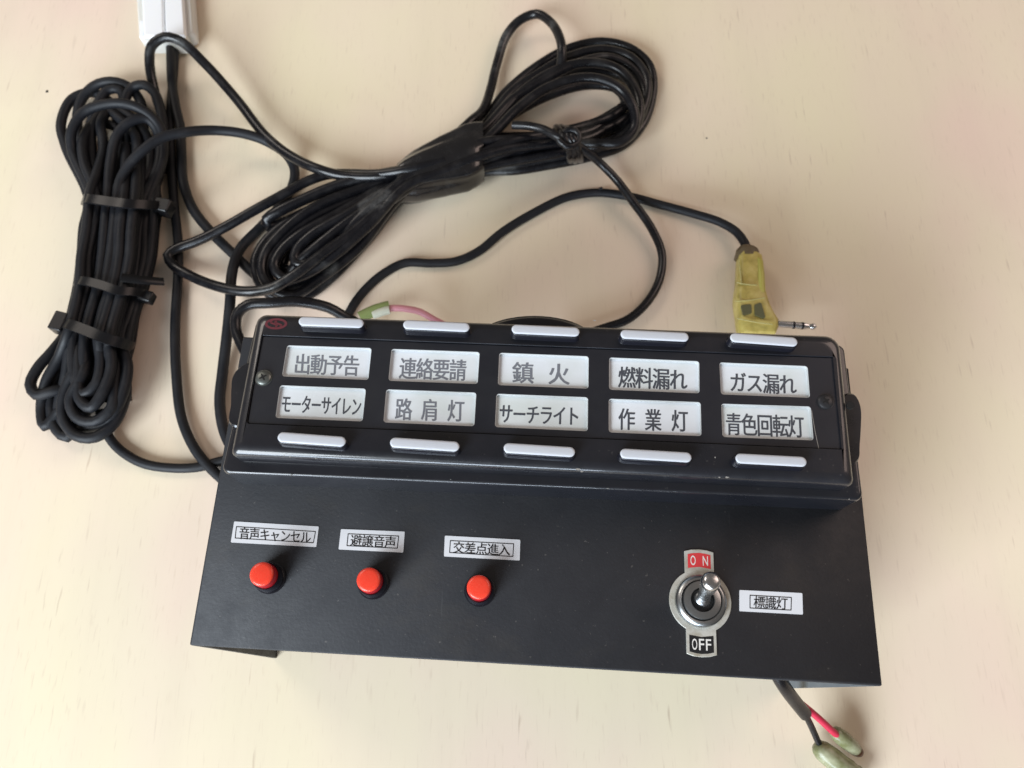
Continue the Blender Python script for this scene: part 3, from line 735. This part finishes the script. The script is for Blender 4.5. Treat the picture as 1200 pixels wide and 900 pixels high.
# ------------------------------------------------------------------ loose cables
wc = thing('connector_cable', 'white multi-pin connector with black cable running down beside the left coil', 'cable', at(197, 40, 0))
cable('cable', [(199, 36, 5.5), (200, 62, 5), (202, 95, 4), (206, 125, 5), (211, 150, 4), (212, 180, 3), (215, 212, 3), (228, 247, 3), (252, 278, 3), (275, 300, 3), (300, 322, 3), (330, 340, 3)], 2.3, RUBBER, wc)
cable('cable', [(205, 42, 4), (204, 80, 2.5), (201, 120, 3), (199, 160, 3), (203, 220, 3), (208, 280, 3), (208, 330, 3), (206, 380, 3), (206, 440, 3), (212, 488, 3), (228, 524, 3), (250, 551, 3), (275, 572, 3), (300, 585, 3)], 2.1, RUBBER, wc)
def box_px(name, q, z0, z1, m, parent, r=1.0, bev=.6):
    Q = [at(*p, z1) for p in q]
    V, Fc = loft([rquad(setz(Q, z0), r, 3), rquad(setz(Q, z1 - bev), r, 3), rquad(setz(inset(Q, bev * .7), z1), max(r - .4, .2), 3)])
    return mesh(name, V, Fc, m, parent, smooth=40)
box_px('outer_shell', [(162, 44), (228, 41), (221, -50), (156, -50)], 1.0, 8, MILKY, wc, 2.5, 1.5)
box_px('housing_half', [(168, 43), (192.3, 43), (189.5, -52), (163, -52)], 7.5, 11, WHITEP, wc, 1.2, 1.2)
box_px('housing_half', [(193.6, 43), (217, 42), (211, -52), (190.6, -52)], 7.5, 11, WHITEP, wc, 1.2, 1.0)
box_px('latch', [(163, 43), (168.5, 44), (169, 24), (163, 23)], 6, 9.5, WHITEP, wc, .6, .5)
box_px('rear_flange', [(169, 49), (218, 49), (219, 38), (168, 38)], 1.5, 9.5, MILKY, wc, 1.5, 1)

jc = thing('plug_cable', 'black cable ending in a yellow-taped right-angle audio plug above the switch box', 'cable', at(880, 345, 0))
cable('cable', [(878, 300, 6), (875, 288, 6), (864, 272, 5), (843, 260, 4), (813, 251, 3), (776, 241, 2.2), (741, 231, 2), (707, 225.5, 2), (684, 226.5, 2), (660, 232, 2), (625, 250, 2), (590, 272, 2), (562, 294, 2), (535, 305.5, 2), (505, 308, 2), (475, 308, 2), (450, 321, 2), (427, 342, 2), (411, 364, 2), (400, 390, 2)], 2.0, RUBBER, jc)
cable('cable_nub', [(702, 221.5, 4.5), (706, 220.5, 4.7)], .7, RUBBER, jc, wob=0)
def blob(name, rows, m, parent, zc, hz, seg=26, jit=.03, power=.7):
    rings = []
    for (v, x0, x1, k) in rows:
        a, b = at(x0, v, zc), at(x1, v, zc); c = (a + b) / 2; hw = (b - a) / 2
        rr = []
        for i in range(seg):
            an = 2 * math.pi * i / seg
            cx = math.copysign(abs(math.cos(an)) ** power, math.cos(an)); sz = math.copysign(abs(math.sin(an)) ** power, math.sin(an))
            j = 1 + random.uniform(-jit, jit)
            rr.append(c + hw * (cx * j) + Vector((0, 0, sz * hz * k * j)))
        rings.append(rr)
    return mesh(name, *loft(rings), m, parent, smooth=50)
blob('tape_body', [(300, 864, 886, .8), (304, 864, 891, .85), (318, 863.5, 893, .9), (332, 862.5, 893.5, .9), (344, 861, 894.5, 1), (352, 860.5, 896.5, 1), (362, 861.5, 900, 1), (371, 863, 905, .95), (378, 863, 910, .9), (385, 863.5, 910.5, .8), (392, 866, 908, .6)], TAPE_Y, jc, 7.4, 5.8, jit=.015, power=.42)
blob('glue_collar', [(290.5, 870, 878, .5), (292, 865, 882, .75), (296, 862, 887, .9), (300, 861.5, 888, .9), (303.5, 863, 885, .85)], BROWN, jc, 7.6, 5.6, jit=.09)
blob('yellow_strip', [(303, 884, 889, .3), (308, 886, 893.5, .5), (325, 886.5, 895, .55), (342, 886, 896, .5), (352, 888, 897.5, .35)], YEL, jc, 10.6, 5.4, seg=12, jit=.02)
for q in ([(868, 357.5), (880.5, 356), (881, 367), (871, 369)], [(884, 357), (892, 354), (897.5, 374), (884.5, 369)]):
    P = rquad([at(*p, 13.22) for p in q], .7, 3); V, Fc = loft([setz(P, 12.4), P, ]); mesh('dark_patch', V, Fc, OLIVE, jc)
for (p0, p1) in (((863.5, 331), (887, 334)), ((861.5, 353), (896, 349)), ((864, 373), (905, 380)), ((866, 304), (869, 333))):
    V, Fc = tube_geo(catmull([at(*p0, 13.0), at((p0[0] + p1[0]) / 2, (p0[1] + p1[1]) / 2 + .8, 13.12), at(*p1, 13.0)], False, .8), .28, seg=8); mesh('tape_seam', V, Fc, SEAM, jc, smooth=True)
# jack shaft
j0 = at(909, 379.5, 8.5); j1 = at(957, 383.0, 8.5); jd = (j1 - j0); jl = jd.length; jd.normalize(); js = Vector((-jd.y, jd.x, 0))
def jseg(name, prof, m):
    mesh(name, *loft([[j0 + jd * (jl * t) + js * (r * math.cos(2 * math.pi * k / 20)) + Vector((0, 0, r * math.sin(2 * math.pi * k / 20))) for k in range(20)] for t, r in prof]), m, jc, smooth=45)
jseg('plug_base', [(-.06, 2.6), (.03, 2.5)], BODY)
jseg('plug_sleeve', [(.03, 1.5), (.41, 1.5)], CHROME); jseg('insulator_ring', [(.41, 1.62), (.46, 1.62)], BODY)
jseg('plug_ring', [(.46, 1.5), (.62, 1.5)], CHROME); jseg('insulator_ring', [(.62, 1.62), (.67, 1.62)], BODY)
jseg('plug_tip', [(.67, 1.5), (.73, 1.45), (.80, 1.0), (.85, 1.1), (.90, 1.5), (.95, 1.25), (1.0, .3)], CHROME)

sl = thing('short_cable', 'short thick black cable looping into the back left corner of the switch box', 'cable', at(320, 356, 0))
cable('cable', [(430, 385, 8), (405, 372, 10), (385, 361, 14), (350, 354, 18), (315, 355, 20), (290, 357, 20), (278, 367, 19), (276, 385, 18), (283, 403, 18), (295, 425, 18)], 2.3, PVC, sl)

pw = thing('pink_wire', 'pink wire in a green sleeve poking out behind the switch box', 'wire', at(462, 362, 0))
V, Fc = tube_geo(catmull([at(422, 372, 10), at(440, 363.5, 10), at(456.5, 359, 10)], False, 1), lambda t: 2.6 - .1 * t, seg=16); mesh('sleeve', V, Fc, SLEEVE_G, pw, smooth=50)
V, Fc = tube_geo(catmull([at(437, 369, 10.5), at(452, 364.0, 11.2), at(456.5, 363.2, 11.2)], False, 1), 1.9, seg=14); mesh('sleeve_lining', V, Fc, PALE, pw, smooth=50)
cable('wire', [(455, 361.5, 10.5), (466, 361, 10.5), (478, 362, 10), (492, 365, 8), (505, 372, 6), (530, 385, 5)], 1.45, PINKW, pw)

# lead with two bullet terminals at the bottom right
ld = thing('terminal_lead', 'red and black wires in olive sleeves hanging out below the console front edge', 'wire', at(950, 850, 0))
cable('sheath', [(900, 770, 44), (912, 793, 40), (920, 806, 36), (931, 821, 28), (944, 837, 20)], 2.35, PVC, ld, wob=0, flat=.9)
cable('black_wire', [(938, 829, 22), (944, 838, 19), (952, 854, 13), (960, 872, 8), (965, 880, 6)], 1.15, PVC, ld, wob=0)
cable('red_wire', [(938, 824, 21), (948, 832, 19), (963, 845, 16), (978, 859, 12), (985, 864, 10)], 1.25, REDW, ld, wob=0)
def term(name, a, b, prof, m):
    A, B = at(*a), at(*b); V, Fc = tube_geo([A.lerp(B, t) for t, r in prof], 1, seg=20)
    n = 20
    for i, (t, r) in enumerate(prof):
        c = A.lerp(B, t)
        for k in range(n): V[i * n + k] = c + (V[i * n + k] - c) * r
    return mesh(name, V, Fc, m, ld, smooth=60)
t1 = term('terminal_sleeve', (976, 856, 11), (1005, 880, 5), [(0, 1.2), (.06, 2.1), (.15, 2.6), (.4, 2.9), (.65, 2.8), (.85, 2.5), (.95, 2.2), (1, 1.6)], SLEEVE)
term('terminal_tip', (999, 876, 5.6), (1010, 884, 4.6), [(0, 2.0), (.3, 2.25), (.7, 1.9), (.92, 1.4), (1, .6)], BRASS)
term('terminal_sleeve', (955, 873, 7), (1016, 920, 5), [(0, 1.6), (.05, 2.8), (.14, 3.6), (.3, 3.9), (.5, 3.8), (.62, 4.0), (.72, 3.7), (.76, 4.0), (.86, 3.7), (1, 3.4)], SLEEVE)
